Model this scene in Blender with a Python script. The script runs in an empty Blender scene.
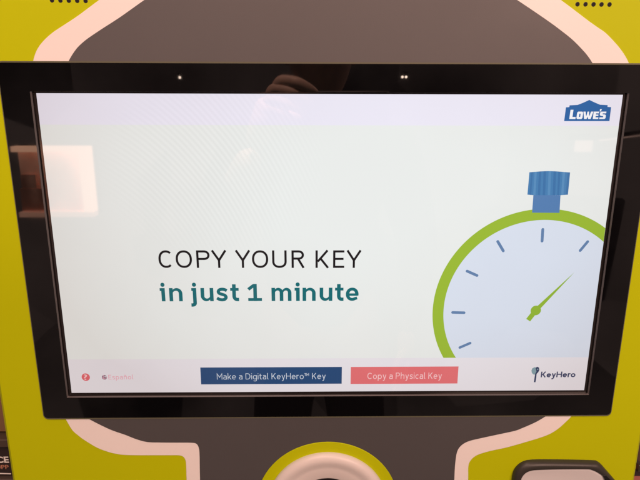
import bpy, math
from mathutils import Matrix, Vector

S = bpy.context.scene
COL = S.collection
PI = math.pi

# ------------------------------------------------------------------ camera pose (metres, kiosk plane frame: x right, y up, n towards viewer)
F = 550.0                      # focal length in pixels of a 640 px wide picture
RX, RY, RZ = 0.2446, 0.0147, -0.0025
T = Vector((0.0093, -0.0112, -0.4788))
M = Matrix.Rotation(RX, 3, 'X') @ Matrix.Rotation(RY, 3, 'Y') @ Matrix.Rotation(RZ, 3, 'Z')
MT = M.transposed()
CAM = -(MT @ T)
Z0 = 1.35                      # height of the screen centre above the shop floor

def W(x, y, n=0.0):
    return Vector((x, -n, Z0 + y))

def U(px, py, n=0.0):
    """measured picture point -> x, y on the plane lying n in front of the bezel glass"""
    d = MT @ Vector(((px - 320) / F, -(py - 240) / F, -1.0))
    t = (n - CAM.z) / d.z
    return (CAM.x + d.x * t, CAM.y + d.y * t)

def mirror(px, py, dist, n0=-0.0025):
    """point in the shop behind the viewer seen mirrored in the glass"""
    d = MT @ Vector(((px - 320) / F, -(py - 240) / F, -1.0))
    t = (n0 - CAM.z) / d.z
    x, y = CAM.x + d.x * t, CAM.y + d.y * t
    k = (dist - n0) / -d.z
    return (x + d.x * k, y + d.y * k)

def lin(r, g, b):
    f = lambda c: (c / 255 / 12.92) if c / 255 <= 0.04045 else ((c / 255 + 0.055) / 1.055) ** 2.4
    return (f(r), f(g), f(b), 1.0)

# ------------------------------------------------------------------ materials
def new_mat(name):
    m = bpy.data.materials.new(name)
    m.use_nodes = True
    nt = m.node_tree
    return m, nt, nt.nodes, nt.links, nt.nodes['Principled BSDF']

def paint(name, col, rough=0.45, var=0.06, scale=9.0, bump=0.0, bscale=900.0, spec=0.4, metal=0.0, rvar=0.08, coat=0.0):
    m, nt, N, L, b = new_mat(name)
    tc = N.new('ShaderNodeTexCoord')
    nz = N.new('ShaderNodeTexNoise'); nz.inputs['Scale'].default_value = scale; nz.inputs['Detail'].default_value = 6
    L.new(tc.outputs['Object'], nz.inputs['Vector'])
    mx = N.new('ShaderNodeMix'); mx.data_type = 'RGBA'
    c = Vector(col[:3])
    mx.inputs['A'].default_value = (*(c * (1 - var)), 1); mx.inputs['B'].default_value = (*(c * (1 + var)), 1)
    L.new(nz.outputs['Fac'], mx.inputs['Factor']); L.new(mx.outputs['Result'], b.inputs['Base Color'])
    mr = N.new('ShaderNodeMapRange'); mr.inputs['To Min'].default_value = rough - rvar; mr.inputs['To Max'].default_value = rough + rvar
    nz2 = N.new('ShaderNodeTexNoise'); nz2.inputs['Scale'].default_value = scale * 4; nz2.inputs['Detail'].default_value = 8
    L.new(tc.outputs['Object'], nz2.inputs['Vector'])
    L.new(nz2.outputs['Fac'], mr.inputs['Value']); L.new(mr.outputs['Result'], b.inputs['Roughness'])
    b.inputs['Specular IOR Level'].default_value = spec; b.inputs['Metallic'].default_value = metal
    b.inputs['Coat Weight'].default_value = coat
    if bump:
        nb = N.new('ShaderNodeTexNoise'); nb.inputs['Scale'].default_value = bscale; nb.inputs['Detail'].default_value = 2
        L.new(tc.outputs['Object'], nb.inputs['Vector'])
        bp = N.new('ShaderNodeBump'); bp.inputs['Strength'].default_value = bump; bp.inputs['Distance'].default_value = 0.0003
        L.new(nb.outputs['Fac'], bp.inputs['Height']); L.new(bp.outputs['Normal'], b.inputs['Normal'])
    return m

def lit(name, srgb, gain=1.0):
    """a patch of the lit LCD picture under its cover glass: it glows, and it mirrors the shop"""
    m, nt, N, L, b = new_mat(name)
    c = lin(*srgb)
    b.inputs['Base Color'].default_value = (0.012, 0.012, 0.012, 1)
    b.inputs['Roughness'].default_value = 0.03
    b.inputs['IOR'].default_value = 1.5
    tc = N.new('ShaderNodeTexCoord')
    sp = N.new('ShaderNodeSeparateXYZ'); L.new(tc.outputs['Object'], sp.inputs['Vector'])
    # backlight falloff plus warm room reflection painted in: brightest a little above the middle, weaker and warmer towards the lower corners
    def mth(op, a, bb=None):
        n = N.new('ShaderNodeMath'); n.operation = op
        for i, v in enumerate((a, bb)):
            if v is None: continue
            if isinstance(v, (int, float)): n.inputs[i].default_value = v
            else: L.new(v, n.inputs[i])
        return n.outputs[0]
    x = mth('MULTIPLY', mth('SUBTRACT', sp.outputs['X'], 0.05), 3.6)
    y = mth('MULTIPLY', mth('SUBTRACT', sp.outputs['Z'], 0.215), 4.6)
    r2 = mth('ADD', mth('MULTIPLY', x, x), mth('MULTIPLY', y, y))
    r2 = mth('MINIMUM', r2, 1.6)
    nz = N.new('ShaderNodeTexNoise'); nz.inputs['Scale'].default_value = 7; nz.inputs['Detail'].default_value = 3
    L.new(tc.outputs['Object'], nz.inputs['Vector'])
    fac = mth('ADD', r2, mth('MULTIPLY', mth('SUBTRACT', nz.outputs['Fac'], 0.5), 0.5))
    ramp = N.new('ShaderNodeValToRGB')
    ramp.color_ramp.elements[0].color = (1.0, 1.0, 1.0, 1); ramp.color_ramp.elements[0].position = 0.05
    ramp.color_ramp.elements[1].color = (0.82, 0.765, 0.74, 1); ramp.color_ramp.elements[1].position = 1.0
    L.new(mth('DIVIDE', fac, 1.3), ramp.inputs['Fac'])
    mx = N.new('ShaderNodeMix'); mx.data_type = 'RGBA'; mx.blend_type = 'MULTIPLY'; mx.inputs['Factor'].default_value = 1
    mx.inputs['A'].default_value = c; L.new(ramp.outputs['Color'], mx.inputs['B'])
    L.new(mx.outputs['Result'], b.inputs['Emission Color'])
    # faint interference of the pixel rows, only in the upper left of the panel
    mp = N.new('ShaderNodeMapping'); mp.inputs['Location'].default_value = (0.26, 0.0, -0.02); mp.inputs['Scale'].default_value = (1.0, 0.0, 0.75)
    L.new(tc.outputs['Object'], mp.inputs['Vector'])
    wv = N.new('ShaderNodeTexWave'); wv.wave_type = 'RINGS'; wv.rings_direction = 'SPHERICAL'; wv.inputs['Scale'].default_value = 92
    wv.inputs['Distortion'].default_value = 0.6; wv.inputs['Detail'].default_value = 0.0; wv.inputs['Detail Scale'].default_value = 0.4
    L.new(mp.outputs['Vector'], wv.inputs['Vector'])
    dx = mth('MULTIPLY', mth('ADD', sp.outputs['X'], 0.10), 10.0); dz = mth('MULTIPLY', mth('SUBTRACT', sp.outputs['Z'], 0.235), 12.0)
    msk = mth('MAXIMUM', mth('SUBTRACT', 1.0, mth('ADD', mth('MULTIPLY', dx, dx), mth('MULTIPLY', dz, dz))), 0.0)
    amp = mth('MULTIPLY', mth('MULTIPLY', mth('SUBTRACT', wv.outputs['Fac'], 0.5), 0.062), msk)
    L.new(mth('MULTIPLY', mth('ADD', amp, 1.0), gain), b.inputs['Emission Strength'])
    return m

def glow(name, col, strength):
    m, nt, N, L, b = new_mat(name)
    b.inputs['Base Color'].default_value = (*col[:3], 1); b.inputs['Emission Color'].default_value = (*col[:3], 1)
    b.inputs['Emission Strength'].default_value = strength
    return m

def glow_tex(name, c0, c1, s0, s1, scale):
    """self-glowing goods: warm light painted into the emission, falling off downwards and broken up by shapes"""
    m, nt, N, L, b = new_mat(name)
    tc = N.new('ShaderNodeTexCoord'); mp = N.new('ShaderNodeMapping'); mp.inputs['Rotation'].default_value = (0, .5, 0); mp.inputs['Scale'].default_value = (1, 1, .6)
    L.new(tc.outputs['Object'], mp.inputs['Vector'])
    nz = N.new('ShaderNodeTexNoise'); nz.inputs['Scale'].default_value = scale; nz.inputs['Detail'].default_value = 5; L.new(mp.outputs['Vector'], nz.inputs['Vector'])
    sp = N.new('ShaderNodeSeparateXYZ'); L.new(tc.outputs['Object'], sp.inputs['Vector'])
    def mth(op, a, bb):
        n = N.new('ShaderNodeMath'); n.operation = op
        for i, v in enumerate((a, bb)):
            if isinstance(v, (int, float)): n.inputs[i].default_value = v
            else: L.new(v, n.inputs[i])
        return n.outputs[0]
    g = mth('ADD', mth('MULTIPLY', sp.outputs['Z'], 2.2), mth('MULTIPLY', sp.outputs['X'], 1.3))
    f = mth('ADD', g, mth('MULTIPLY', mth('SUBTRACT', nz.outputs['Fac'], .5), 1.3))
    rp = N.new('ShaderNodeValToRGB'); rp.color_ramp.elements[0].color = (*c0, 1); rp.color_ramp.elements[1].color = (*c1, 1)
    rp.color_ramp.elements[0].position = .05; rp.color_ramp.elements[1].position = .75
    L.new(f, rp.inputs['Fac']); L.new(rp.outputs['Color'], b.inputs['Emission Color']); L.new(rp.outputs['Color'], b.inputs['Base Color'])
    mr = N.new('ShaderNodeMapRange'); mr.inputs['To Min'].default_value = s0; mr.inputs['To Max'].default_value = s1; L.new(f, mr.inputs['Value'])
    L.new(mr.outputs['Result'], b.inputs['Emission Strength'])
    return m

def glossy_black(name, col=(0.0025, 0.0025, 0.003), rough=0.012, smear=0.03):
    m, nt, N, L, b = new_mat(name)
    b.inputs['Base Color'].default_value = (*col, 1); b.inputs['IOR'].default_value = 1.5
    tc = N.new('ShaderNodeTexCoord')
    nz = N.new('ShaderNodeTexNoise'); nz.inputs['Scale'].default_value = 26; nz.inputs['Detail'].default_value = 9; nz.inputs['Distortion'].default_value = 0.7
    L.new(tc.outputs['Object'], nz.inputs['Vector'])
    mr = N.new('ShaderNodeMapRange'); mr.inputs['From Min'].default_value = .35; mr.inputs['From Max'].default_value = .75
    mr.inputs['To Min'].default_value = rough; mr.inputs['To Max'].default_value = rough + smear
    L.new(nz.outputs['Fac'], mr.inputs['Value']); L.new(mr.outputs['Result'], b.inputs['Roughness'])
    return m

MAT = {
    'lime': paint('lime_powder_coat', (0.45, 0.535, 0.0005), 0.55, 0.03, 5, 0.10, 1500, spec=0.15),
    'white': paint('white_vinyl', (0.80, 0.79, 0.78), 0.5, 0.02, 6, 0.05, 1200),
    'grey': paint('grey_vinyl', (0.088, 0.089, 0.094), 0.5, 0.05, 6, 0.10, 1200),
    'grey_lower': paint('dark_grey_vinyl', (0.070, 0.0705, 0.074), 0.5, 0.05, 6, 0.10, 1200, spec=0.3),
    'hole': paint('hole_dark', (0.006, 0.004, 0.006), 0.8),
    'plastic_white': paint('white_plastic', (0.66, 0.64, 0.62), 0.35, 0.02, 12, 0.04, 700),
    'plastic_dark': paint('dark_plastic', (0.034, 0.033, 0.029), 0.42, 0.06, 14, 0.15, 1400),
    'plastic_black': paint('black_plastic', (0.008, 0.008, 0.008), 0.35, 0.05, 14),
    'plastic_beige': paint('beige_plastic', (0.62, 0.63, 0.64), 0.45, 0.03, 14, 0.06, 900),
    'steel': paint('dark_steel', (0.12, 0.12, 0.12), 0.4, 0.1, 20, metal=0.7),
    'bezel': glossy_black('black_bezel_glass'),
    'mask': glossy_black('black_screen_mask', (0.015, 0.013, 0.013), 0.10, 0.03),
    'inner': paint('grey_inner_edge', (0.09, 0.083, 0.083), 0.35, 0.05, 20),
    'trim': paint('bronze_trim', (0.10, 0.105, 0.065), 0.5, 0.1, 30),
    'scr': lit('lcd_page_white', (233, 236, 234)),
    'header': lit('lcd_header_lavender', (235, 232, 245)),
    'footer': lit('lcd_footer_white', (232, 228, 234)),
    'ink': lit('lcd_black', (12, 14, 20)),
    'teal': lit('lcd_teal', (0, 104, 112)),
    'navy': lit('lcd_navy', (32, 72, 118)),
    'navytxt': lit('lcd_navy_text', (60, 68, 102)),
    'btxt': lit('lcd_button_text', (205, 214, 226)),
    'pink': lit('lcd_pink', (226, 112, 116)),
    'ptxt': lit('lcd_pink_text', (246, 200, 202)),
    'rose': lit('lcd_rose_text', (236, 176, 190)),
    'red': lit('lcd_help_red', (226, 104, 112)),
    'mauve': lit('lcd_mauve', (132, 104, 124)),
    'paper': lit('lcd_white', (246, 246, 250)),
    'logo': lit('lcd_logo_blue', (32, 98, 164)),
    'green': lit('lcd_green', (154, 186, 52)),
    'dial': lit('lcd_dial', (217, 225, 239)),
    'tick': lit('lcd_tick', (98, 130, 172)),
    'hand': lit('lcd_hand', (146, 182, 54)),
    'knob1': lit('lcd_knob_a', (66, 126, 178)),
    'knob2': lit('lcd_knob_b', (84, 140, 188)),
    'knob3': lit('lcd_knob_c', (56, 114, 168)),
    'stem': lit('lcd_stem', (82, 126, 178)),
    'keyl': lit('lcd_key_light', (130, 160, 170)),
    'keyd': lit('lcd_key_dark', (44, 60, 96)),
    'carton': paint('brown_carton', (0.20, 0.115, 0.06), 0.75, 0.2, 18, 0.2, 500),
    'shelf': paint('shelf_board', (0.07, 0.05, 0.04), 0.6, 0.15, 10, 0.1, 500),
    'label': paint('black_label', (0.03, 0.02, 0.02), 0.5, 0.1, 20),
    'labelwhite': paint('label_white', (0.85, 0.84, 0.82), 0.5),
    'labelred': paint('label_orange', (0.55, 0.25, 0.16), 0.5),
    'redpack': paint('red_package', (0.35, 0.12, 0.10), 0.5, 0.3, 60),
    'skin': paint('skin', (0.62, 0.42, 0.34), 0.5, 0.1, 40, 0.1, 600), 'jacket': paint('dark_cloth', (0.02, 0.02, 0.024), 0.85, 0.2, 60, 0.3, 900),
    'trousers': paint('dark_denim', (0.02, 0.026, 0.04), 0.85, 0.2, 60, 0.3, 900), 'shoe': paint('black_leather', (0.02, 0.018, 0.016), 0.5), 'hair': paint('brown_hair', (0.03, 0.018, 0.012), 0.6, 0.3, 90),
    'backing': paint('brown_backing', (0.10, 0.06, 0.045), 0.8, 0.3, 14),
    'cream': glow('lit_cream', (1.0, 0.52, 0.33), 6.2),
    'casewall': glow_tex('glow_case_wall', (.75, .34, .22), (1.0, .55, .38), 1.2, 4.8, 7), 'casewall2': glow_tex('glow_case_goods', (.6, .26, .17), (.9, .45, .3), .5, 2.0, 16), 'brownlit': glow('lit_brown', (1.0, 0.50, 0.34), 2.6), 'warmtan': glow('lit_warm_tan', (1.0, 0.52, 0.36), 1.8), 'tan': glow('lit_tan', (1.0, 0.52, 0.36), 1.2), 'dim': glow('lit_dim', (1.0, 0.48, 0.34), .55),  # case wall and goods emit; the light on them is painted
    'bulb': glow('lamp_bulb', (1.0, 0.75, 0.6), 30.0),
    'panel': glow('lamp_panel', (1.0, 0.62, 0.5), 2.2),
}

# ------------------------------------------------------------------ mesh builder
class MB:
    def __init__(s): s.v = []; s.f = []; s.m = []; s.mats = []
    def mi(s, mat):
        if mat not in s.mats: s.mats.append(mat)
        return s.mats.index(mat)
    def face(s, pts, mat):
        i = len(s.v); s.v += [W(*p) for p in pts]; s.f.append(list(range(i, i + len(pts)))); s.m.append(s.mi(mat))
    def poly(s, pts, n, mat): s.face([(x, y, n) for x, y in pts], mat)
    def strip(s, A, B, mat, closed=False):
        """quads between two equal rows of 3-D points"""
        i = len(s.v); k = len(A); s.v += [W(*p) for p in A] + [W(*p) for p in B]; mi = s.mi(mat)
        for j in range(k if closed else k - 1):
            a, b = j, (j + 1) % k
            s.f.append([i + a, i + b, i + k + b, i + k + a]); s.m.append(mi)
    def slab(s, pts, n0, n1, mat, bev=0.0):
        """extruded outline, front face at n1, optional small chamfer"""
        c = inset(pts, bev) if bev else pts
        s.poly(c, n1, mat)
        a = [(x, y, n1) for x, y in c]; b = [(x, y, n1 - bev) for x, y in pts]; e = [(x, y, n0) for x, y in pts]
        if bev: s.strip(a, b, mat, True)
        s.strip(b, e, mat, True)
        s.poly(pts[::-1], n0, mat)
    def box(s, x0, x1, y0, y1, n0, n1, mat, bev=0.0):
        s.slab([(x0, y0), (x1, y0), (x1, y1), (x0, y1)], n0, n1, mat, bev)
    def stroke(s, pts, w, n, mat, closed=False):
        A, B = ribbon(pts, w, closed)
        s.strip([(x, y, n) for x, y in A], [(x, y, n) for x, y in B], mat, closed)
    def build(s, name, parent=None, origin=None, smooth=False, label=None):
        o_ = origin if origin is not None else (parent['_o'] if parent and '_o' in parent else (0, 0, 0))
        o_ = Vector(o_)
        me = bpy.data.meshes.new(name)
        me.from_pydata([v - o_ for v in s.v], [], s.f)
        for i, p in enumerate(me.polygons): p.material_index = s.m[i]
        for k in s.mats: me.materials.append(MAT[k])
        me.update()
        import bmesh
        bm = bmesh.new(); bm.from_mesh(me)
        bmesh.ops.remove_doubles(bm, verts=bm.verts, dist=1e-6)
        bmesh.ops.recalc_face_normals(bm, faces=bm.faces)
        bm.to_mesh(me); bm.free()
        if smooth: me.shade_smooth()
        o = bpy.data.objects.new(name, me); COL.objects.link(o)
        if parent: o.parent = parent
        else: o.location = o_
        o['_o'] = tuple(o_)
        if label: o['label'] = label
        return o

def ribbon(pts, w, closed=False):
    k = len(pts); ws = w if isinstance(w, list) else [w] * k; A = []; B = []
    P = [Vector(p) for p in pts]
    for i in range(k):
        if closed: d0 = (P[i] - P[i - 1]); d1 = (P[(i + 1) % k] - P[i])
        else: d0 = P[i] - P[i - 1] if i else P[1] - P[0]; d1 = P[i + 1] - P[i] if i < k - 1 else P[-1] - P[-2]
        d0 = d0.normalized(); d1 = d1.normalized()
        n0 = Vector((-d0.y, d0.x)); n1 = Vector((-d1.y, d1.x))
        m = (n0 + n1)
        m = m.normalized() if m.length > 1e-6 else n0
        c = max(0.35, m.dot(n0))
        A.append(tuple(P[i] + m * (ws[i] / 2 / c))); B.append(tuple(P[i] - m * (ws[i] / 2 / c)))
    return A, B

def area2(pts): return sum(pts[i - 1][0] * pts[i][1] - pts[i][0] * pts[i - 1][1] for i in range(len(pts)))
def inset(pts, d):
    if area2(pts) < 0: d = -d
    A, B = ribbon(pts, 2 * d, True)
    return A

def arc(cx, cy, rx, ry, a0, a1, k=16):
    return [(cx + rx * math.cos(math.radians(a0 + (a1 - a0) * i / k)), cy + ry * math.sin(math.radians(a0 + (a1 - a0) * i / k))) for i in range(k + 1)]

def rrect(x0, x1, y0, y1, r, k=6):
    return (arc(x0 + r, y0 + r, r, r, 180, 270, k) + arc(x1 - r, y0 + r, r, r, 270, 360, k)
            + arc(x1 - r, y1 - r, r, r, 0, 90, k) + arc(x0 + r, y1 - r, r, r, 90, 180, k))

def smooth_line(pts, k=5):
    """Catmull-Rom through the points"""
    P = [Vector(p) for p in pts]; P = [2 * P[0] - P[1]] + P + [2 * P[-1] - P[-2]]
    out = []
    for i in range(1, len(P) - 2):
        for j in range(k):
            t = j / k
            q = 0.5 * (2 * P[i] + (P[i + 1] - P[i - 1]) * t + (2 * P[i - 1] - 5 * P[i] + 4 * P[i + 1] - P[i + 2]) * t * t
                       + (3 * P[i] - P[i - 1] - 3 * P[i + 1] + P[i + 2]) * t ** 3)
            out.append(tuple(q))
    out.append(tuple(P[-2]))
    return out

def thing(name, label, cat, origin, group=None):
    o = bpy.data.objects.new(name, None); COL.objects.link(o); o.location = origin; o['_o'] = tuple(origin)
    o.empty_display_size = 0.05
    o['label'] = label; o['category'] = cat
    if group: o['group'] = group
    return o

def tag(o, label, cat, group=None):
    o['label'] = label; o['category'] = cat
    if group: o['group'] = group
    return o

# ------------------------------------------------------------------ measured outlines
NF = -0.0014                                   # kiosk face
def corners(c, n): return [U(px, py, n) for px, py in c]
def rect_of(c, n):
    q = corners(c, n)
    return ((q[0][0] + q[3][0]) / 2, (q[1][0] + q[2][0]) / 2, (q[2][1] + q[3][1]) / 2, (q[0][1] + q[1][1]) / 2)
NS = -0.0030                                   # lit screen plane
bx0, bx1, by0, by1 = rect_of([(-4.5, 62), (662, 64.5), (610.8, 415.5), (44.5, 418.5)], 0.0)
sx0, sx1, sy0, sy1 = rect_of([(37, 93), (622.5, 95), (584.5, 390), (71, 393)], NS)

# ================================================================== KIOSK
kroot = thing('key_copying_kiosk', 'lime green key copying kiosk with white and grey graphic around the touchscreen', 'kiosk', W(0, -0.62, NF - 0.15))
kl = sum(U(x, y, NF)[0] for x, y in [(0.3, 415), (5, 443), (10.6, 478)]) / 3
kr = U(637.5, 473, NF)[0]
b = MB()
hx0, hx1, hy0, hy1 = bx0 + .014, bx1 - .014, by0 + .012, by1 - .012      # opening that takes the monitor
ky0, ky1 = -0.62, 0.36
bev = 0.004
fx0, fx1, fy0, fy1 = kl + bev, kr - bev, ky0 + bev, ky1 - bev
for r in ((fx0, hx0, fy0, fy1), (hx1, fx1, fy0, fy1), (hx0, hx1, fy0, hy0), (hx0, hx1, hy1, fy1)):
    b.poly([(r[0], r[2]), (r[1], r[2]), (r[1], r[3]), (r[0], r[3])], NF, 'lime')
o1 = [(fx0, fy0, NF), (fx1, fy0, NF), (fx1, fy1, NF), (fx0, fy1, NF)]
o2 = [(kl, ky0, NF - bev), (kr, ky0, NF - bev), (kr, ky1, NF - bev), (kl, ky1, NF - bev)]
o3 = [(x, y, NF - 0.30) for x, y, n in o2]
b.strip(o1, o2, 'lime', True); b.strip(o2, o3, 'lime', True); b.face(o3, 'lime')
b.build('cabinet', kroot)

def px_line(pts, n, k=5): return smooth_line([U(x, y, n) for x, y in pts], k)

# white band + grey field above the monitor
NW, NG = NF + 0.0005, NF + 0.0009
yb = by1 - .008
def upper(left, right, n, mat, top):
    L_ = px_line(left, n); R_ = px_line(right, n)
    pts = [(L_[-1][0] + (.0), yb)] + L_[::-1] + R_ + [(R_[-1][0], yb)]
    m = MB(); m.slab(pts, NF - 0.0004, n, mat, 0.00025); return m
up_out_l = [(225, -92), (160, -44.5), (99, 0), (77.5, 16), (60, 27.5), (52, 33), (44, 40.2), (38.5, 47), (35, 54), (32.8, 62), (32.5, 66)]
up_in_l = [(255, -76), (195, -35.5), (144, 0), (120, 17), (103, 28), (91, 36), (84, 41.2), (77.5, 47.3), (72.5, 54), (68.6, 61), (67.5, 66)]
up_out_r = [(430, -92), (497, -46), (561, 0), (587.5, 20), (598, 27.5), (606, 33.2), (616, 43.5), (622, 51), (626.5, 58), (629.3, 64), (630, 68)]
up_in_r = [(400, -76), (460, -38), (517.5, 0), (545, 18.6), (560, 29.5), (572.5, 39.5), (582, 49), (588, 56), (592.6, 63), (594.5, 68)]
upper(up_out_l, up_out_r, NW, 'white', None).build('white_band', kroot)
upper(up_in_l, up_in_r, NG, 'grey', None).build('grey_panel', kroot)

# lower graphic: grey field, white band each side with a stem running down to the key slot
yt = by0 + .008
lo_out_l = [(63, 415), (66, 420), (72, 430), (78, 435.5), (84, 440), (97, 447.8), (109, 452.3), (118, 454.3), (125, 455.1), (137.5, 455.4), (155, 455.4), (170, 455.4), (179, 455.5), (183, 456.8), (185.2, 460), (186, 465), (186.5, 480), (188, 520), (190, 580)]
lo_in_l = [(84, 416), (88, 418.7), (100, 425), (112, 430.5), (125, 435), (136, 439.3), (147, 442.2), (160, 442.7), (175, 442.8), (191, 442.9), (196.3, 444), (198.7, 448), (199.5, 455), (200, 480), (202, 520), (204, 580)]
lo_out_r = [(573, 413), (570.5, 417.5), (566, 422), (560, 427.5), (554, 431.8), (547.5, 435.2), (538, 438.6), (530, 441), (517, 444.8), (505, 448), (491, 451), (481, 453.8), (475.5, 456.2), (471.5, 459.6), (468.9, 464), (468.2, 470), (468.2, 480), (467, 520), (465, 580)]
lo_in_r = [(550, 413.5), (544, 417.6), (537, 421.7), (530, 425), (522, 428.4), (515, 431), (498, 434.7), (480, 438.6), (470, 441), (464.5, 443.4), (460.5, 446.5), (457.8, 450.5), (456.3, 456), (455.2, 465), (454.4, 480), (453, 520), (451, 580)]
def lower(left, right, n, mat):
    L_ = px_line(left, n); R_ = px_line(right, n)
    m = MB(); m.slab(L_ + R_[::-1] + [(R_[0][0], yt), (L_[0][0], yt)], NF - 0.0004, n, mat, 0.00025); return m
lower(lo_out_l, lo_out_r, NW, 'white').build('white_band', kroot)
lower(lo_in_l, lo_in_r, NG, 'grey_lower').build('grey_panel', kroot)

# speaker holes, two groups
def holes(pxs, py):
    a = U(pxs[0], py[0], NF); c = U(pxs[-1], py[1], NF)
    for row in range(3):
        for i in range(5):
            t = i / 4
            x = a[0] + (c[0] - a[0]) * t; y = a[1] + (c[1] - a[1]) * t + row * 0.0078
            m = MB(); out = arc(x, y, .00175, .00175, 0, 345, 23); inn = arc(x, y, .00145, .00145, 0, 345, 23)
            m.strip([(p[0], p[1], NF + .00005) for p in out], [(p[0], p[1], NF + .0002) for p in inn], 'plastic_dark', True)
            m.poly(inn, NF + .0002, 'hole')
            m.build('speaker_hole', kroot)
holes([52, 85.6], [.2, .8]); holes([577.5, 609.5], [4.2, 4.5])

# key slot: green ring on the grey field, white rounded rim, sunken dish with a dark key opening
pA, pB, pC = U(327.3, 441.7, NG), U(262, 480, NG), U(393, 480, NG)
def circ(a, b_, c):
    ax, ay = a; bx, by = b_; cx, cy = c
    d = 2 * (ax * (by - cy) + bx * (cy - ay) + cx * (ay - by))
    ux = ((ax**2 + ay**2) * (by - cy) + (bx**2 + by**2) * (cy - ay) + (cx**2 + cy**2) * (ay - by)) / d
    uy = ((ax**2 + ay**2) * (cx - bx) + (bx**2 + by**2) * (ax - cx) + (cx**2 + cy**2) * (bx - ax)) / d
    return ux, uy, math.hypot(ax - ux, ay - uy)
rcx, rcy, rR = circ(pA, pB, pC)
print('key ring', rcx, rcy, rR)
rW = rR - (pA[1] - U(327.3, 451.6, NG)[1])
def lathe(m, prof, mat, k=72):
    rows = [[(rcx + r * math.cos(2 * PI * i / k), rcy + r * math.sin(2 * PI * i / k), n) for i in range(k)] for r, n in prof]
    for a, c in zip(rows, rows[1:]): m.strip(a, c, mat, True)
    return rows
m = MB(); lathe(m, [(rR, NG - .0008), (rR, NG + .0004), (rR - .0003, NG + .0007), (rW - .001, NG + .0007)], 'lime'); m.build('trim_ring', kroot)
m = MB()
rH = rW - (U(327.3, 451.6, NG)[1] - U(327.3, 475.7, NG)[1])
e = NG + .0007
w_ = .0115
prof = [(rW, e - .0003), (rW, e + .001)]
hr = .0062                                  # height of the rounded rim
for i in range(0, 11):
    a = PI / 2 * i / 10
    prof.append((rW - .0065 + .0065 * math.cos(a), e + .001 + (hr - .001) * math.sin(a)))
for i in range(1, 9):                       # falls away inwards, softly
    t = i / 8
    prof.append((rW - .0065 - t * .0095, e + hr - (hr - .0043) * (t * t * (3 - 2 * t))))
prof += [(rH + .0012, e + .0040), (rH + .0004, e + .0036), (rH, e + .0020)]
lathe(m, prof, 'plastic_white'); slot = m.build('key_port', kroot, smooth=True)
m = MB(); rows = lathe(m, [(rH, e + .0020), (rH * .995, e + .0002)], 'plastic_black', 48)
m.face(rows[-1], 'hole'); m.build('key_opening', slot)

# card tray at the lower right: dark hood around a pale recessed dish
NT = NF + .0065
outer = px_line([(510.5, 500), (511.5, 480), (513, 471.6), (515.3, 467.3), (518.6, 463.8), (522.5, 461.4), (527, 460), (539, 459.2), (566, 459.4), (593, 460.1), (597, 461), (600, 463), (604, 467.3), (615, 480), (629, 496)], NF)
inner = px_line([(519.5, 500), (521, 482), (523, 476.5), (526.5, 473), (531, 471.2), (537, 470.4), (560, 469.7), (587.5, 469.6), (592, 470.3), (596, 471.8), (600.5, 474.4), (606, 479), (618, 494)], NT)
dy = 0.055
def drop(L_):
    return L_ + [(L_[-1][0], L_[-1][1] - dy), (L_[0][0], L_[0][1] - dy)]
def resample(P, k):
    P = [Vector(p) for p in P]; P.append(P[0]); L_ = [0]
    for a, c in zip(P, P[1:]): L_.append(L_[-1] + (c - a).length)
    out = []; j = 0
    for i in range(k):
        t = L_[-1] * i / k
        while L_[j + 1] < t: j += 1
        out.append(tuple(P[j].lerp(P[j + 1], (t - L_[j]) / max(1e-9, L_[j + 1] - L_[j]))))
    return out
K = 200
A_, B_ = resample(drop(outer), K), resample(drop(inner), K)
m = MB(); prev = [(x, y, NF - .0005) for x, y in A_]
def ring_row(f, n): return [(ax + (bx - ax) * f, ay + (by - ay) * f, n) for (ax, ay), (bx, by) in zip(A_, B_)]
rows = [prev, ring_row(0, NF + .0012)]
for i in range(1, 8):
    a = PI / 2 * i / 8
    rows.append(ring_row(.62 * (1 - math.cos(a)), NF + .0012 + (NT - NF - .0012) * math.sin(a)))
rows += [ring_row(.62, NT), ring_row(.95, NT), ring_row(1.0, NT - .0004), ring_row(1.005, NT - .0018)]
for a, c in zip(rows, rows[1:]): m.strip(a, c, 'plastic_dark', True)
tray = m.build('card_tray', kroot, smooth=True)
m = MB()
pa = ring_row(1.005, NT - .0017); pb = inset([(x, y) for x, y, n in pa], .0014); pc = inset([(x, y) for x, y, n in pa], .0034)
m.strip(pa, [(x, y, NT - .0012) for x, y in pb], 'plastic_beige', True)
m.strip([(x, y, NT - .0012) for x, y in pb], [(x, y, NT - .0018) for x, y in pc], 'plastic_beige', True)
m.poly(pc, NT - .0018, 'plastic_beige'); m.build('tray_dish', tray, smooth=True)
m = MB()
c1 = [U(x, y, NT) for x, y in [(602.8, 475.4), (605.5, 474.9), (613, 482), (626, 497), (617, 497), (607, 484)]]
m.slab(c1, NT - .004, NT + .0006, 'plastic_black', .0003); m.build('card_slot', tray)

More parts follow.
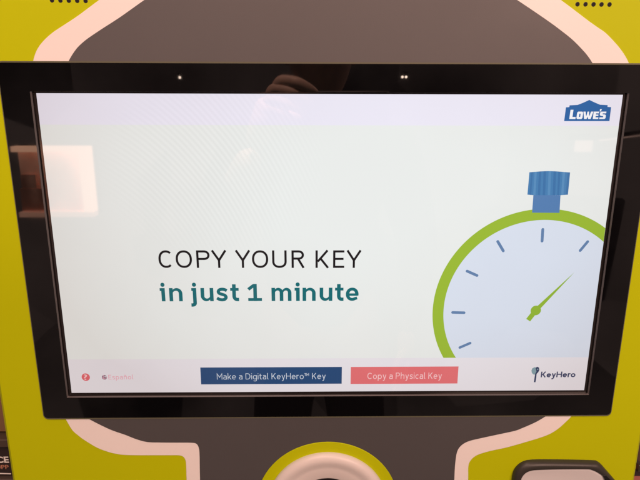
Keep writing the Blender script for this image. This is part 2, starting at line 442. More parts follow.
# ================================================================== MONITOR
mroot = thing('touchscreen_monitor', 'black framed touchscreen set into the kiosk front, showing a stopwatch page', 'monitor', W(0, by0, -0.02))
gx, gy = .0024, .0024
ix0, ix1, iy0, iy1 = sx0 - gx - .0011, sx1 + gx + .0011, sy0 - gy - .0009, sy1 + .0014
m = MB()
def rr4(x0, x1, y0, y1, r, n): return [(x, y, n) for x, y in rrect(x0, x1, y0, y1, r)]
oc = .0005
A1 = rr4(bx0, bx1, by0, by1, .0040, -oc); A2 = rr4(bx0 + oc, bx1 - oc, by0 + oc, by1 - oc, .0036, 0)
A0 = rr4(bx0, bx1, by0, by1, .0040, -.006)
I1 = rr4(ix0, ix1, iy0, iy1, .0006, 0)
m.strip(A0, A1, 'bezel', True); m.strip(A1, A2, 'bezel', True); m.strip(A2, I1, 'bezel', True)
m.build('bezel', mroot)
m = MB()
J1 = rr4(ix0, ix1, iy0, iy1, .0006, -.00005); J2 = rr4(ix0 + .0009, ix1 - .0009, iy0 + .0007, iy1 - .00002, .0006, -.0014)
J3 = rr4(ix0 + .0010, ix1 - .0010, iy0 + .0008, iy1 - .00004, .0006, NS - .001)
m.strip(J1, J2, 'inner', True); m.strip(J2, J3, 'mask', True)
m.build('inner_frame', mroot)
m = MB()
t0 = .0009
T1 = rr4(bx0 - .0003, bx1 + .0003, by0 - t0, by1 + t0, .0046, NG + .0003); T2 = rr4(bx0 + .0005, bx1 - .0005, by0 + .0005, by1 - .0005, .004, NG + .0003)
T0 = rr4(bx0 - .0003, bx1 + .0003, by0 - t0, by1 + t0, .0046, NF - .0005)
m.strip(T0, T1, 'trim', True); m.strip(T1, T2, 'trim', True); m.build('edge_trim', mroot)
m = MB()
m.box(bx0 + .018, bx1 - .018, by0 + .016, by1 - .016, -.05, NS - .0012, 'steel'); m.build('rear_housing', mroot)

# screen: black mask with the lit page
def SX(px, py): return U(px, py, NS)
hy = (SX(60, 125.5)[1] + SX(600, 125)[1]) / 2
fy = (SX(75, 359.2)[1] + SX(560, 357.5)[1]) / 2
m = MB()
mx0, mx1, my0, my1 = ix0 - .001, ix1 + .001, iy0 - .001, iy1 + .001
for r in ((mx0, sx0, my0, my1), (sx1, mx1, my0, my1), (sx0, sx1, my0, sy0), (sx0, sx1, sy1, my1)):
    m.poly([(r[0], r[2]), (r[1], r[2]), (r[1], r[3]), (r[0], r[3])], NS, 'mask')
def q(x0, x1, y0, y1, mat): m.poly([(x0, y0), (x1, y0), (x1, y1), (x0, y1)], NS, mat)
q(sx0, sx1, hy, sy1, 'header'); q(sx0, sx1, fy, hy, 'scr'); q(sx0, sx1, sy0, fy, 'footer')
# remove_doubles keeps the coplanar pieces joined edge to edge
screen = m.build('screen', mroot)

LAY = [0]
def nn(layer): return NS + .00006 * layer

# ---- stroked lettering
def ell(cx, cy, rx, ry, a0, a1, k=20, p=2.2):
    out = []
    for i in range(k + 1):
        a = math.radians(a0 + (a1 - a0) * i / k); c, s_ = math.cos(a), math.sin(a)
        out.append((cx + rx * math.copysign(abs(c) ** (2 / p), c), cy + ry * math.copysign(abs(s_) ** (2 / p), s_)))
    return out

def glyph(ch, w, h, t):
    """centre lines for thin capitals in a box w x h, stroke t"""
    e = t / 2
    if ch == 'O': return [(ell(w / 2, h / 2, w / 2 - e, h / 2 - e, 0, 354, 59), True)]
    if ch == 'C': return [(ell(w / 2 + .02 * w, h / 2, w / 2 - e + .02 * w, h / 2 - e, 48, 312, 40), False)]
    if ch == 'P': return [([(e, 0), (e, h - e), (w * .55, h - e)] + ell(w * .55, h * .725, w * .45 - e, h * .275 - e, 90, -90, 18, 2.2)[1:] + [(e + t / 2, h * .45 + e)], False)]
    if ch == 'R': return [([(e, 0), (e, h - e), (w * .52, h - e)] + ell(w * .52, h * .735, w * .44 - e, h * .265 - e, 90, -90, 18, 2.2)[1:] + [(e + t / 2, h * .47 + e)], False), ([(w * .50, h * .47 + e), (w - e * .8, 0)], False)]
    if ch == 'Y': return [([(e * .7, h), (w / 2, h * .43), (w / 2, 0)], False), ([(w - e * .7, h), (w / 2, h * .43)], False)]
    if ch == 'U': return [([(e, h), (e, h * .36)] + ell(w / 2, h * .36, w / 2 - e, h * .36 - e, 180, 360, 24, 2.2)[1:] + [(w - e, h)], False)]
    if ch == 'K': return [([(e, 0), (e, h)], False), ([(w - e * 1.3, h), (e + e, h * .36)], False), ([(w * .36, h * .55), (w - e * .8, 0)], False)]
    if ch == 'E': return [([(w, h - e), (e, h - e), (e, e), (w, e)], False), ([(e + e, h * .515), (w * .93, h * .515)], False)]

def write_caps(m, items, base_px, top_px, t, mat, layer):
    """items: (letter, x0, x1) measured along the baseline"""
    i = 0
    for ch, x0, x1 in items:
        X0, X1 = SX(x0, base_px)[0], SX(x1, base_px)[0]
        Y0, Y1 = SX((x0 + x1) / 2, base_px)[1], SX((x0 + x1) / 2, top_px)[1]
        for pts, cl in glyph(ch, X1 - X0, Y1 - Y0, t):
            m.stroke([(X0 + x, Y0 + y) for x, y in pts], t, nn(layer) + .000004 * (i % 4), mat, cl); i += 1

z1 = lambda x: 150 + x / 5.818
z2 = lambda x: 255 + x / 5.818
m = MB()
write_caps(m, [('C', z1(53), z1(137)), ('O', z1(153), z1(247)), ('P', z1(273), z1(350)), ('Y', z1(360), z1(447)),
               ('Y', z1(498), z1(585)), ('O', z2(-16), z2(78)), ('U', z2(101), z2(185)), ('R', z2(213), z2(288)),
               ('K', z2(352), z2(430)), ('E', z2(454), z2(519)), ('Y', z2(532), z2(617))],
           240 + 162 / 5.818, 240 + 60 / 5.818, .00196, 'ink', 2)
m.build('heading_lettering', screen)

# ---- bold lower-case line, drawn in units of the measured enlargement (5.818 per pixel)
m = MB()
UB = SX(260, 240 + 355 / 5.818); UBy = UB[1]
ux = (SX(360, 300)[0] - SX(160, 300)[0]) / 200 / 5.818
uy = (SX(260, 283)[1] - SX(260, 301)[1]) / 18 / 5.818
cnt = [0]
def bold(x_px, strokes, tw=21.0):
    X0 = SX(x_px, 301)[0]
    for s_ in strokes:
        pts, t = (s_, tw) if not isinstance(s_, tuple) else s_
        m.stroke([(X0 + x * ux, UBy + y * uy) for x, y in pts], [q * ux for q in t] if isinstance(t, list) else t * ux, nn(2) + .000004 * (cnt[0] % 5), 'teal'); cnt[0] += 1
XH = 77
def dot(x, y, r=12):
    X0, p = x
    m.poly([(SX(X0, 301)[0] + (p + r * math.cos(2 * PI * i / 24)) * ux, UBy + (y + r * math.sin(2 * PI * i / 24)) * uy) for i in range(24)], nn(2), 'teal')
def let_i(x): bold(x, [[(19, 0), (19, XH)], ([(0, XH - 8.5), (19, XH - 8.5)], 17)]); dot((x, 18), 96)
def shoulder(x0, x1, h0):
    """arch of n / m / h from the foot of the right stem to the left stem, thinning where it joins"""
    up = [(x1, 0), (x1, h0 - 4)]
    cx = (x0 + x1) / 2 + 3
    e_ = [(cx + (x1 - cx) * math.cos(a), h0 + (XH - 8 - h0) * math.sin(a)) for a in [PI / 2 * i / 9 for i in range(10)]]
    f_ = [(cx - (cx - x0 - 3) * math.sin(a), h0 - 4 + (XH - 4 - h0) * math.cos(a)) for a in [PI / 2 * i / 8 for i in range(1, 8)]]
    ws = [21, 21] + [21 - 4 * i / 9 for i in range(10)] + [17 - 9 * i / 7 for i in range(1, 8)]
    return (up + e_ + f_, ws)
def let_n(x, w=76): bold(x, [[(10.5, 0), (10.5, XH)], shoulder(12, w - 10.5, 46)])
def let_u(x, w=74):
    p, ws = shoulder(12, w - 10.5, 46)
    bold(x, [[(w - 10.5, 0), (w - 10.5, XH)], ([(w - a_, XH - b_) for a_, b_ in p], ws)])
def let_t(x): bold(x, [[(22, XH + 21), (22, 30)] + ell(40, 30, 18, 20.5, 180, 270, 10, 2.2)[1:] + [(50, 9.5)], ([(0, XH - 8.5), (49, XH - 8.5)], 17)])
def let_j(x): bold(x, [[(22, XH), (22, -10)] + ell(6, -10, 16, 12, 0, -90, 10, 2.2)[1:] + [(0, -22)], ([(4, XH - 8.5), (22, XH - 8.5)], 17)]); dot((x, 21), 96)
def let_s(x, w=66):
    c = [(w - 5, 61), (w - 18, 67.5), (w / 2, 69.5), (19, 66), (12, 56), (17, 46), (w / 2, 40), (w - 17, 34), (w - 10.5, 22.5), (w - 18, 11.5), (w / 2, 8), (16, 11), (3, 19)]
    bold(x, [smooth_line(c, 5)], 19)
def let_1(x): bold(x, [[(43, 0), (43, 100)], ([(4, 68), (20, 80), (36, 92)], 19), ([(2, 9), (82, 9)], 18)])
def let_m(x, w=116): bold(x, [[(10.5, 0), (10.5, XH)], shoulder(12, w / 2, 48), shoulder(w / 2 + 2, w - 10.5, 48)])
def let_e(x, w=74):
    c = ell(w / 2, 38.5, w / 2 - 10, 30, 0, 300, 40, 2.15)
    bold(x, [([(14, 36.5), (w - 4, 36.5)], 15), ([(w - 10, 31)] + c + [(w - 8, 17)], [20] + [20 - 2 * math.sin(math.radians(300 * i / 40)) ** 2 for i in range(41)] + [17])])
let_i(z1(61)); let_n(z1(115)); let_j(z1(240)); let_u(z1(297)); let_s(z1(388)); let_t(z1(469)); let_1(z1(570))
let_m(z2(97)); let_i(z2(231)); let_n(z2(277)); let_u(z2(376)); let_t(z2(465)); let_e(z2(528))
m.build('subheading_lettering', screen)

# ---- small lettering with the built-in font
def lettering(m, text, x0, x1, base, cap, mat, layer, bold_=0.0, ref='H', spacing=1.0, n=None, frame=None):
    cu = bpy.data.curves.new('t', 'FONT'); cu.size = 1; cu.offset = bold_; cu.space_character = spacing; cu.resolution_u = 4
    def mesh_of(tx):
        cu.body = tx; o = bpy.data.objects.new('t', cu); COL.objects.link(o)
        dg = bpy.context.evaluated_depsgraph_get(); dg.update()
        me = bpy.data.meshes.new_from_object(o.evaluated_get(dg)); bpy.data.objects.remove(o)
        return me
    r = mesh_of(ref); ch = max(v.co.y for v in r.vertices) - min(v.co.y for v in r.vertices); cb = min(v.co.y for v in r.vertices)
    me = mesh_of(text); xs = [v.co.x for v in me.vertices]
    un = frame or SX
    X0, Y0 = un(x0, base); X1 = un(x1, base)[0]; Yc = un((x0 + x1) / 2, cap)[1]; Y0 = un((x0 + x1) / 2, base)[1]
    kx = (X1 - X0) / (max(xs) - min(xs)); ky = (Yc - Y0) / ch
    N_ = nn(layer) if n is None else n
    i = len(m.v); mi = m.mi(mat)
    m.v += [W(X0 + (v.co.x - min(xs)) * kx, Y0 + (v.co.y - cb) * ky, N_) for v in me.vertices]
    for p in me.polygons: m.f.append([i + k for k in p.vertices]); m.m.append(mi)
    bpy.data.meshes.remove(me); bpy.data.meshes.remove(r); bpy.data.curves.remove(cu)

def small_glyphs(t):
    X = .70; e = t / 2
    def bowl(cx, rx, a0=0, a1=352): return ell(cx, X / 2, rx - e, X / 2 - e, a0, a1, 24, 2.15)
    G = {}
    G['M'] = (.86, [([(e, 0), (e, 1 - e), (.43, .36), (.86 - e, 1 - e), (.86 - e, 0)], 0)])
    G['D'] = (.76, [([(e, e), (e, 1 - e), (.32, 1 - e)] + ell(.32, .5, .44 - e, .5 - e, 90, -90, 20, 2.1)[1:] + [(e, e)], 0)])
    G['K'] = (.68, [([(e, 0), (e, 1)], 0), ([(.66 - e, 1), (t, .40)], 0), ([(.26, .57), (.68 - e, 0)], 0)])
    G['H'] = (.74, [([(e, 0), (e, 1)], 0), ([(.74 - e, 0), (.74 - e, 1)], 0), ([(e, .52), (.74 - e, .52)], 0)])
    G['C'] = (.74, [(ell(.40, .5, .40 - e, .5 - e, 45, 315, 30, 2.1), 0)])
    G['P'] = (.64, [([(e, 0), (e, 1 - e), (.36, 1 - e)] + ell(.36, .71, .28 - e, .29 - e, 90, -90, 14, 2.1)[1:] + [(e, .42 + e)], 0)])
    G['E'] = (.56, [([(.56, 1 - e), (e, 1 - e), (e, e), (.56, e)], 0), ([(e, .52), (.52, .52)], 0)])
    G['T'] = (.6, [([(0, 1 - e), (.6, 1 - e)], 0), ([(.3, 0), (.3, 1 - e)], 0)])
    G['o'] = (.62, [(bowl(.31, .31), 1)])
    G['a'] = (.54, [([(.06, .58), (.14, X - e), (.30, X - e), (.44, X - .08), (.54 - e, .50), (.54 - e, 0)], 0),
                    ([(.54 - e, .42), (.22, .42), (.06 + e * .4, .34), (e, .20), (.08, e + .02), (.22, e), (.36, .05), (.54 - e, .18)], 0)])
    G['e'] = (.60, [([(e, .37), (.60 - e, .37)] + bowl(.30, .30, 0, 315)[1:], 0)])
    G['c'] = (.54, [(bowl(.30, .30, 48, 312), 0)])
    G['k'] = (.54, [([(e, 0), (e, 1.04)], 0), ([(.50, X), (t, .28)], 0), ([(.20, .42), (.53, 0)], 0)])
    G['i'] = (t, [([(e, 0), (e, X)], 0), ([(e, .88), (e, .88 + t * 1.1)], 0)])
    G['l'] = (.2, [([(e, 1.04), (e, .14), (e + .06, e), (.2, e)], 0)])
    G['t'] = (.38, [([(.14, .92), (.14, .16), (.20, e), (.38, e)], 0), ([(0, X - e), (.36, X - e)], 0)])
    G['g'] = (.60, [(bowl(.30, .30), 1), ([(.60 - e, X), (.60 - e, -.12), (.48, -.26), (.28, -.28), (.08, -.22)], 0)])
    G['y'] = (.56, [([(e, X), (.29, .02)], 0), ([(.56 - e, X), (.26, -.12), (.18, -.25), (.04, -.26)], 0)])
    G['r'] = (.36, [([(e, 0), (e, X)], 0), ([(e, .42), (.10, .58), (.20, X - e), (.36, X - e)], 0)])
    G['n'] = (.58, [([(e, 0), (e, X)], 0), ([(e, .40), (.08, .56), (.20, X - e), (.36, X - e), (.49, .62), (.58 - e, .46), (.58 - e, 0)], 0)])
    G['\u00f1'] = (.58, G['n'][1] + [([(.12, .86), (.22, .93), (.36, .86), (.46, .93)], 0)])
    G['h'] = (.58, [([(e, 0), (e, 1.04)], 0), G['n'][1][1]])
    G['p'] = (.62, [(bowl(.31, .31), 1), ([(e, X), (e, -.30)], 0)])
    G['s'] = (.48, [(smooth_line([(.45, .58), (.34, X - e), (.20, X - e), (.07, .58), (.08, .44), (.24, .36), (.41, .27), (.43, .14), (.30, e), (.16, e), (.02, .12)], 3), 0)])
    return G
def small_text(m, text, x0, x1, base, cap, mat, layer, weight=.11, gap=.16):
    G = small_glyphs(weight); x = 0; put = []
    for ch in text:
        if ch == ' ': x += .34; continue
        if ch == '\u2122':
            for c2 in 'TM':
                w_, st = G[c2]; put.append((x - .04, .52, .44, st)); x += w_ * .44 + .07
            x += .06; continue
        w_, st = G[ch]; put.append((x, 0, 1, st)); x += w_ + gap
    x -= gap
    X0, X1 = SX(x0, base)[0], SX(x1, base)[0]; Y0, Y1 = SX((x0 + x1) / 2, base)[1], SX((x0 + x1) / 2, cap)[1]
    kx, ky = (X1 - X0) / x, Y1 - Y0; i = 0
    for gx_, gy_, k_, st in put:
        for pts, cl in st:
            m.stroke([(X0 + (gx_ + a * k_) * kx, Y0 + (gy_ + b_ * k_) * ky) for a, b_ in pts], weight * ky * (1 if k_ == 1 else .7), nn(layer) + .000004 * (i % 5), mat, bool(cl)); i += 1

def px_rect(m, c, n, mat):
    x0, x1, y0, y1 = rect_of(c, n); m.poly([(x0, y0), (x1, y0), (x1, y1), (x0, y1)], n, mat)
m = MB(); px_rect(m, [(200.4, 367.6), (342, 366.8), (341.6, 383.8), (201, 384.3)], nn(1), 'navy')
small_text(m, 'Make a Digital KeyHero\u2122 Key', 217, 325.6, 379.2, 373.2, 'btxt', 2, .10)
m.build('screen_button', screen, label='navy on-screen button reading Make a Digital KeyHero Key')
m = MB(); px_rect(m, [(350.8, 366.8), (458.3, 366.6), (457.6, 383.6), (350.6, 383.9)], nn(1), 'pink')
small_text(m, 'Copy a Physical Key', 367.4, 441.6, 378.8, 372.6, 'ptxt', 2, .105)
m.build('screen_button', screen, label='pink on-screen button reading Copy a Physical Key')
def disc(m, cx, cy, r, n, mat, k=40): m.poly(arc(cx, cy, r, r, 0, 360 - 360 / k, k - 1), n, mat)
m = MB(); c = SX(85.8, 377.1); r = .0038
disc(m, *c, r, nn(1), 'red'); lettering(m, '?', 84.2, 87.6, 379.8, 374.4, 'ptxt', 2, .01, ref='?'); m.build('help_icon', screen)
m = MB(); c = SX(104.4, 377.3); r = .0023
disc(m, *c, r, nn(1), 'mauve', 28)
m.stroke(arc(*c, r * .95, r * .4, 180, 360, 12), .0004, nn(2), 'rose'); m.stroke(arc(*c, r * .42, r * .95, 90, 270, 12), .0004, nn(3), 'rose')
m.stroke([(c[0], c[1] + r * .3), (c[0] + r * .9, c[1] + r * .35)], .0006, nn(4), 'footer')
small_text(m, 'Espa\u00f1ol', 108.6, 133.4, 379.3, 374.7, 'rose', 2, .13); m.build('language_icon', screen)

# maker logo: key with a two-tone bow, then the name
m = MB()
ka, kb = SX(534.2, 371), SX(537.6, 369.7)
m.poly([SX(*p) for p in [(531.4, 370.6), (532.2, 368.4), (534.4, 367.2), (536.6, 367.4), (537.2, 370), (536.4, 373.4), (535.4, 374.6), (533.2, 374.4), (531.8, 372.8)]], nn(1), 'keyl')
m.poly([SX(*p) for p in [(535.6, 368), (537, 366.6), (539, 367.6), (539.3, 370), (538.2, 372.2), (536.6, 373.8), (536.2, 378), (535.4, 382.2), (533.9, 382.2), (534.4, 378), (535, 374), (536.4, 371.4)]], nn(2), 'keyd')
disc(m, *SX(537.6, 369.2), .0007, nn(3), 'keyl', 16)
small_text(m, 'KeyHero', 540.4, 575.3, 377.2, 371.5, 'navytxt', 2, .20, .02)
m.build('maker_logo', screen)

# shop logo: blue gabled sign with white lettering
m = MB()
g = [(564.1, 121.1), (565.9, 107.3), (569.2, 107.1), (569.6, 105.3), (577.6, 104.9), (583, 102.8), (589.3, 99.9), (595, 102.6), (600, 104.7), (607.6, 105.1), (607.5, 106.9), (611.1, 107.1), (609.4, 121.1)]
m.poly([SX(*p) for p in g], nn(1), 'logo')
def blk(pts): # slanted heavy lettering in a 0..100 box
    m.poly([SX(569.2 + x * .0361 * 10 + y * .013, 119.0 - y * .092) for x, y in pts], nn(2), 'paper')
L_ = [(0, 0), (17, 0), (17, 22), (8, 22), (8, 100), (0, 100)]
blk(L_)
def blk_ring(x0, x1, y0, y1, t, tv):
    o = [(x0 + t * .4, y0), (x1 - t * .4, y0), (x1, y0 + tv * .5), (x1, y1 - tv * .5), (x1 - t * .4, y1), (x0 + t * .4, y1), (x0, y1 - tv * .5), (x0, y0 + tv * .5)]
    i = [(x0 + t, y0 + tv), (x1 - t, y0 + tv), (x1 - t, y0 + tv), (x1 - t, y1 - tv), (x1 - t, y1 - tv), (x0 + t, y1 - tv), (x0 + t, y1 - tv), (x0 + t, y0 + tv)]
    f = lambda p: SX(569.2 + p[0] * .361 + p[1] * .013, 119.0 - p[1] * .092)
    for a in range(8):
        b_ = (a + 1) % 8
        quad = [o[a], o[b_]] + ([i[b_], i[a]] if i[a] != i[b_] else [i[a]])
        m.poly([f(p) for p in quad], nn(2), 'paper')
blk_ring(19.5, 36, 0, 80, 6.5, 22)
blk([(41, 0), (47.5, 0), (50, 28), (52.5, 0), (59, 0), (64, 80), (57.5, 80), (55, 36), (53.4, 36), (52.2, 80), (47.8, 80), (46.6, 36), (45, 36), (42.5, 80), (36.5, 80)])
blk([(65, 0), (80, 0), (80, 18), (72, 18), (72, 33), (79, 33), (79, 48), (72, 48), (72, 62), (80, 62), (80, 80), (65, 80)])
blk([(81.5, 82), (84.5, 82), (86.5, 108), (81.5, 108)])
blk([(83, 0), (97, 0), (100, 10), (100, 40), (97, 49), (90.5, 51), (90.5, 62), (100, 62), (100, 80), (86, 80), (83, 70), (83, 44), (86, 34), (93, 31), (93, 18), (83, 18)])
m.build('shop_logo', screen)

# stopwatch picture, cut off by the page edge on the right and by the footer below
m = MB()
sc = SX(535.4, 310.2)
RO = sc[0] - SX(431.6, 311)[0]; RO = (RO + SX(545.5, 209.8)[1] - sc[1]) / 2
RI = sc[0] - SX(443.2, 311)[0]; RI = (RI + SX(545.5, 220.2)[1] - sc[1]) / 2
print('watch', sc, RO, RI, 'err', sc[0] - SX(431.6, 311)[0], SX(545.5, 209.8)[1] - sc[1])
def clip(pts, x1, y0):
    def cut(P, inside, cross):
        out = []
        for i in range(len(P)):
            a, b_ = P[i - 1], P[i]
            if inside(b_):
                if not inside(a): out.append(cross(a, b_))
                out.append(b_)
            elif inside(a): out.append(cross(a, b_))
        return out
    P = cut(pts, lambda p: p[0] <= x1, lambda a, b_: (x1, a[1] + (b_[1] - a[1]) * (x1 - a[0]) / (b_[0] - a[0])))
    return cut(P, lambda p: p[1] >= y0, lambda a, b_: (a[0] + (b_[0] - a[0]) * (y0 - a[1]) / (b_[1] - a[1]), y0))
m.poly(clip(arc(*sc, RO, RO, 0, 359, 240), sx1 - .0001, fy), nn(1), 'green')
m.poly(clip(arc(*sc, RI, RI, 0, 359, 240), sx1 - .0001, fy), nn(2), 'dial')
for a, b_ in [((542.8, 228), (541.9, 242.4)), ((497, 240.3), (503.9, 252)), ((465.8, 270.5), (478.2, 276)), ((451.2, 312.3), (465.4, 312.7)), ((458.5, 348), (471.3, 342.5)), ((579.2, 251.6), (588.5, 240.5))]:
    p, q_ = Vector(SX(*a)), Vector(SX(*b_)); d = (q_ - p).normalized(); nr = Vector((-d.y, d.x)); w = .00125
    an = math.degrees(math.atan2(d.y, d.x))
    m.poly(arc(*(p + d * w), w, w, an + 90, an + 270, 8) + arc(*(q_ - d * w), w, w, an - 90, an + 90, 8), nn(3), 'tick')
m.poly([SX(*p) for p in [(532, 212.6), (559.4, 212.8), (560.4, 195.2), (533.3, 195)]], nn(3), 'stem')
kx = [529.3, 534.5, 541, 548.5, 556, 562.5, 570]; ky = [172.2, 171.8, 171.3, 171, 171.3, 171.8, 172.4]
bxs = [527.3, 533, 540, 547.5, 555, 561, 567.8]
def along(L_, t): i = min(int(t), len(L_) - 2); return L_[i] + (L_[i + 1] - L_[i]) * (t - i)
for i in range(18):
    a, c = i / 3, (i + 1) / 3
    dz = lambda t: .5 * min(1, t, 6 - t)
    m.poly([SX(along(bxs, a), 194.6 + dz(a)), SX(along(bxs, c), 194.7 + dz(c)), SX(along(kx, c), along(ky, c)), SX(along(kx, a), along(ky, a))], nn(4), ('knob1', 'knob3', 'knob1', 'knob2', 'knob1', 'knob3')[i % 6])
tl, hb, tp = Vector(SX(528, 320)), Vector(SX(535.6, 310.3)), Vector(SX(574.6, 271.8))
d = (tp - hb).normalized(); nr = Vector((-d.y, d.x))
m.poly([tuple(tp), tuple(hb + nr * .0021), tuple(hb - nr * .0021)], nn(5), 'hand')
m.stroke([tuple(tl), tuple(hb)], .0046, nn(6), 'hand'); disc(m, hb.x, hb.y, .0047, nn(7), 'hand')
m.build('stopwatch_picture', screen)

# ================================================================== SHOP AROUND THE KIOSK (slivers beside it)
def plane_of(n):
    return lambda px, py: U(px, py, n)
nb = -0.09
P1 = plane_of(nb); PL = plane_of(nb - .0055)
wall = MB(); wall.box(-1.3, 1.3, -1.35, 0.9, -0.62, -0.6, 'backing'); ww = wall.build('wall', None, W(0, -1.35, -.6)); ww['kind'] = 'structure'

sroot = thing('store_shelf', 'dark brown store shelf at the left edge beside the kiosk', 'shelf', W(-.42, P1(0, 447)[1] - .01, nb - .1))
y = P1(0, 443)[1]
m = MB(); m.box(-.62, kl - .004, y - .006, y + .004, nb - .25, nb, 'shelf', .001); m.build('shelf_board', sroot)
y2 = P1(0, 478)[1]
m = MB(); m.box(-.62, kl - .004, y2 - .012, y2 - .002, nb - .25, nb, 'shelf', .001); m.build('shelf_board', sroot)
m = MB(); m.box(-.62, -.60, y2 - .2, y + .12, nb - .25, nb - .01, 'shelf', .001); m.build('upright', sroot)
# carton on the upper board
ya = P1(0, 441)[1]
m = MB(); m.box(-.50, kl - .012, ya + .0035, ya + .075, nb - .2, nb - .012, 'carton', .001)
c = m.build('cardboard_carton', None, W(-.42, ya, nb - .1)); tag(c, 'brown cardboard carton on the upper shelf board left of the kiosk', 'carton')
# black boxed product with white lettering on the lower board
yl0, yl1 = P1(0, 475.5)[1], P1(0, 449)[1]
proot = thing('product_box', 'black product box with white lettering at lower left of the kiosk', 'box', W(-.42, yl0, nb - .1))
m = MB(); m.box(-.52, kl - .006, y2 - .0015, yl1, nb - .18, nb - .006, 'label', .001); m.build('box_body', proot)
m = MB()
lettering(m, 'CE', -3.5, 9.2, 462.8, 456.6, 'labelwhite', 0, .03, n=nb - .0055, frame=PL)
m.build('box_lettering', proot)
m = MB()
lettering(m, 'UPP', -4, 9, 469, 465, 'labelred', 0, .01, n=nb - .0055, frame=PL)
m.poly([PL(-20, 473.6), PL(11, 474.4), PL(11, 473.2), PL(-20, 472.4)], nb - .0055, 'labelwhite'); m.build('box_lettering', proot)
# hanging red package, right edge
P2 = plane_of(-.05)
x0 = kr + .003; yy = P2(640, 466)[1]
proot = thing('product_package', 'small red hanging package at the lower right edge of the kiosk', 'package', W(x0 + .03, yy - .08, -.05))
m = MB(); m.box(x0, x0 + .06, yy - .09, yy, -.056, -.05, 'redpack', .0015); m.build('package_body', proot)
m = MB(); m.box(x0, x0 + .06, yy - .012, yy - .004, -.0498, -.0494, 'label', 0); m.build('package_label', proot)
m = MB(); m.box(x0 + .028, x0 + .032, yy - .004, yy + .004, -.2, -.045, 'steel', .001); m.build('peg', proot)

# ---- the shop behind the viewer, seen mirrored in the glass
D = 1.8
q4 = [mirror(*p, D) for p in [(12, 143), (90, 150), (91, 213), (19, 221)]]
x0, x1 = (q4[0][0] + q4[3][0]) / 2, (q4[1][0] + q4[2][0]) / 2; y1 = (q4[0][1] + q4[1][1]) / 2; y0 = (q4[2][1] + q4[3][1]) / 2
croot = thing('display_case', 'lit cream display case with brown goods, mirrored in the left side of the screen', 'display case', W((x0 + x1) / 2, y0, D))
w, h = x1 - x0, y1 - y0
m = MB(); m.box(x0, x1, y0, y1, D + .06, D + .10, 'shelf'); m.build('case_back', croot)
m = MB()
m.box(x0, x1, y1 - .075 * h, y1, D, D + .05, 'cream'); m.box(x0, x1, y0, y0 + .07 * h, D, D + .05, 'brownlit'); m.box(x1 - .13 * w, x1, y0 + .071 * h, y1 - .076 * h, D, D + .05, 'cream')
m.build('case_frame', croot)
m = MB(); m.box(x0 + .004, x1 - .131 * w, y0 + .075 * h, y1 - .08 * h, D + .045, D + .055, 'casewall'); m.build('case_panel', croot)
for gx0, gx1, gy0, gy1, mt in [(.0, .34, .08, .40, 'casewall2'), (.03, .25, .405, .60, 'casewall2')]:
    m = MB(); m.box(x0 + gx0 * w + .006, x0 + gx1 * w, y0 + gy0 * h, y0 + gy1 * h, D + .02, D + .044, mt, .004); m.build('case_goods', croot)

def spot(pxs, py, dist, r, label):
    pts = [mirror(p, py, dist) for p in pxs]
    rt = thing('spot_lamp', label, 'lamp', W(pts[0][0], pts[0][1] + .1, dist))
    for x, y in pts:
        m = MB(); k = 20
        rows = []
        for j in range(1, 10):
            a = PI * j / 10
            rows.append([(x + r * math.sin(a) * math.cos(2 * PI * i / k), y + r * math.cos(a), dist + r * math.sin(a) * math.sin(2 * PI * i / k)) for i in range(k)])
        for a, c in zip(rows, rows[1:]): m.strip(a, c, 'bulb', True)
        m.face(rows[0], 'bulb'); m.face(rows[-1], 'bulb'); m.build('bulb', rt, smooth=True)
        m = MB(); m.box(x - r * 1.4, x + r * 1.4, y + r * 1.1, y + r * 4, dist - r, dist + r, 'steel', r * .2); m.build('lamp_housing', rt)
spot([402.3, 406], 77, 3.5, .0085, 'pair of small bright spot lamps mirrored in the top of the screen frame')
spot([180], 77.5, 3.5, .0085, 'single small spot lamp mirrored at the upper left of the screen frame')
D2 = 2.4
a, c = mirror(577, 140.5, D2), mirror(592, 152, D2)
proot = thing('ceiling_light', 'rectangular pinkish light panel mirrored at the right of the screen', 'light', W((a[0] + c[0]) / 2, c[1], D2))
m = MB(); m.box(a[0], c[0], c[1], a[1], D2, D2 + .02, 'panel'); m.build('diffuser', proot)
m = MB(); m.box(a[0] - .02, c[0] + .02, a[1] + .001, a[1] + .03, D2, D2 + .05, 'steel'); m.build('frame', proot)

D3 = 2.6
p, q_ = mirror(600, 140.6, D3), mirror(662, 132.5, D3)
proot = thing('strip_light', 'thin strip light mirrored as a pale line across the right side of the screen frame', 'light', W(q_[0], q_[1], D3))
m = MB(); dd = (Vector(q_) - Vector(p)).normalized(); nr = Vector((-dd.y, dd.x)) * .004
m.slab([tuple(Vector(p) - nr), tuple(Vector(q_) - nr), tuple(Vector(q_) + nr), tuple(Vector(p) + nr)], D3, D3 + .012, 'panel'); m.build('tube', proot)
m = MB(); m.slab([tuple(Vector(p) + nr * 1.2), tuple(Vector(q_) + nr * 1.2), tuple(Vector(q_) + nr * 6), tuple(Vector(p) + nr * 6)], D3, D3 + .04, 'steel'); m.build('housing', proot)

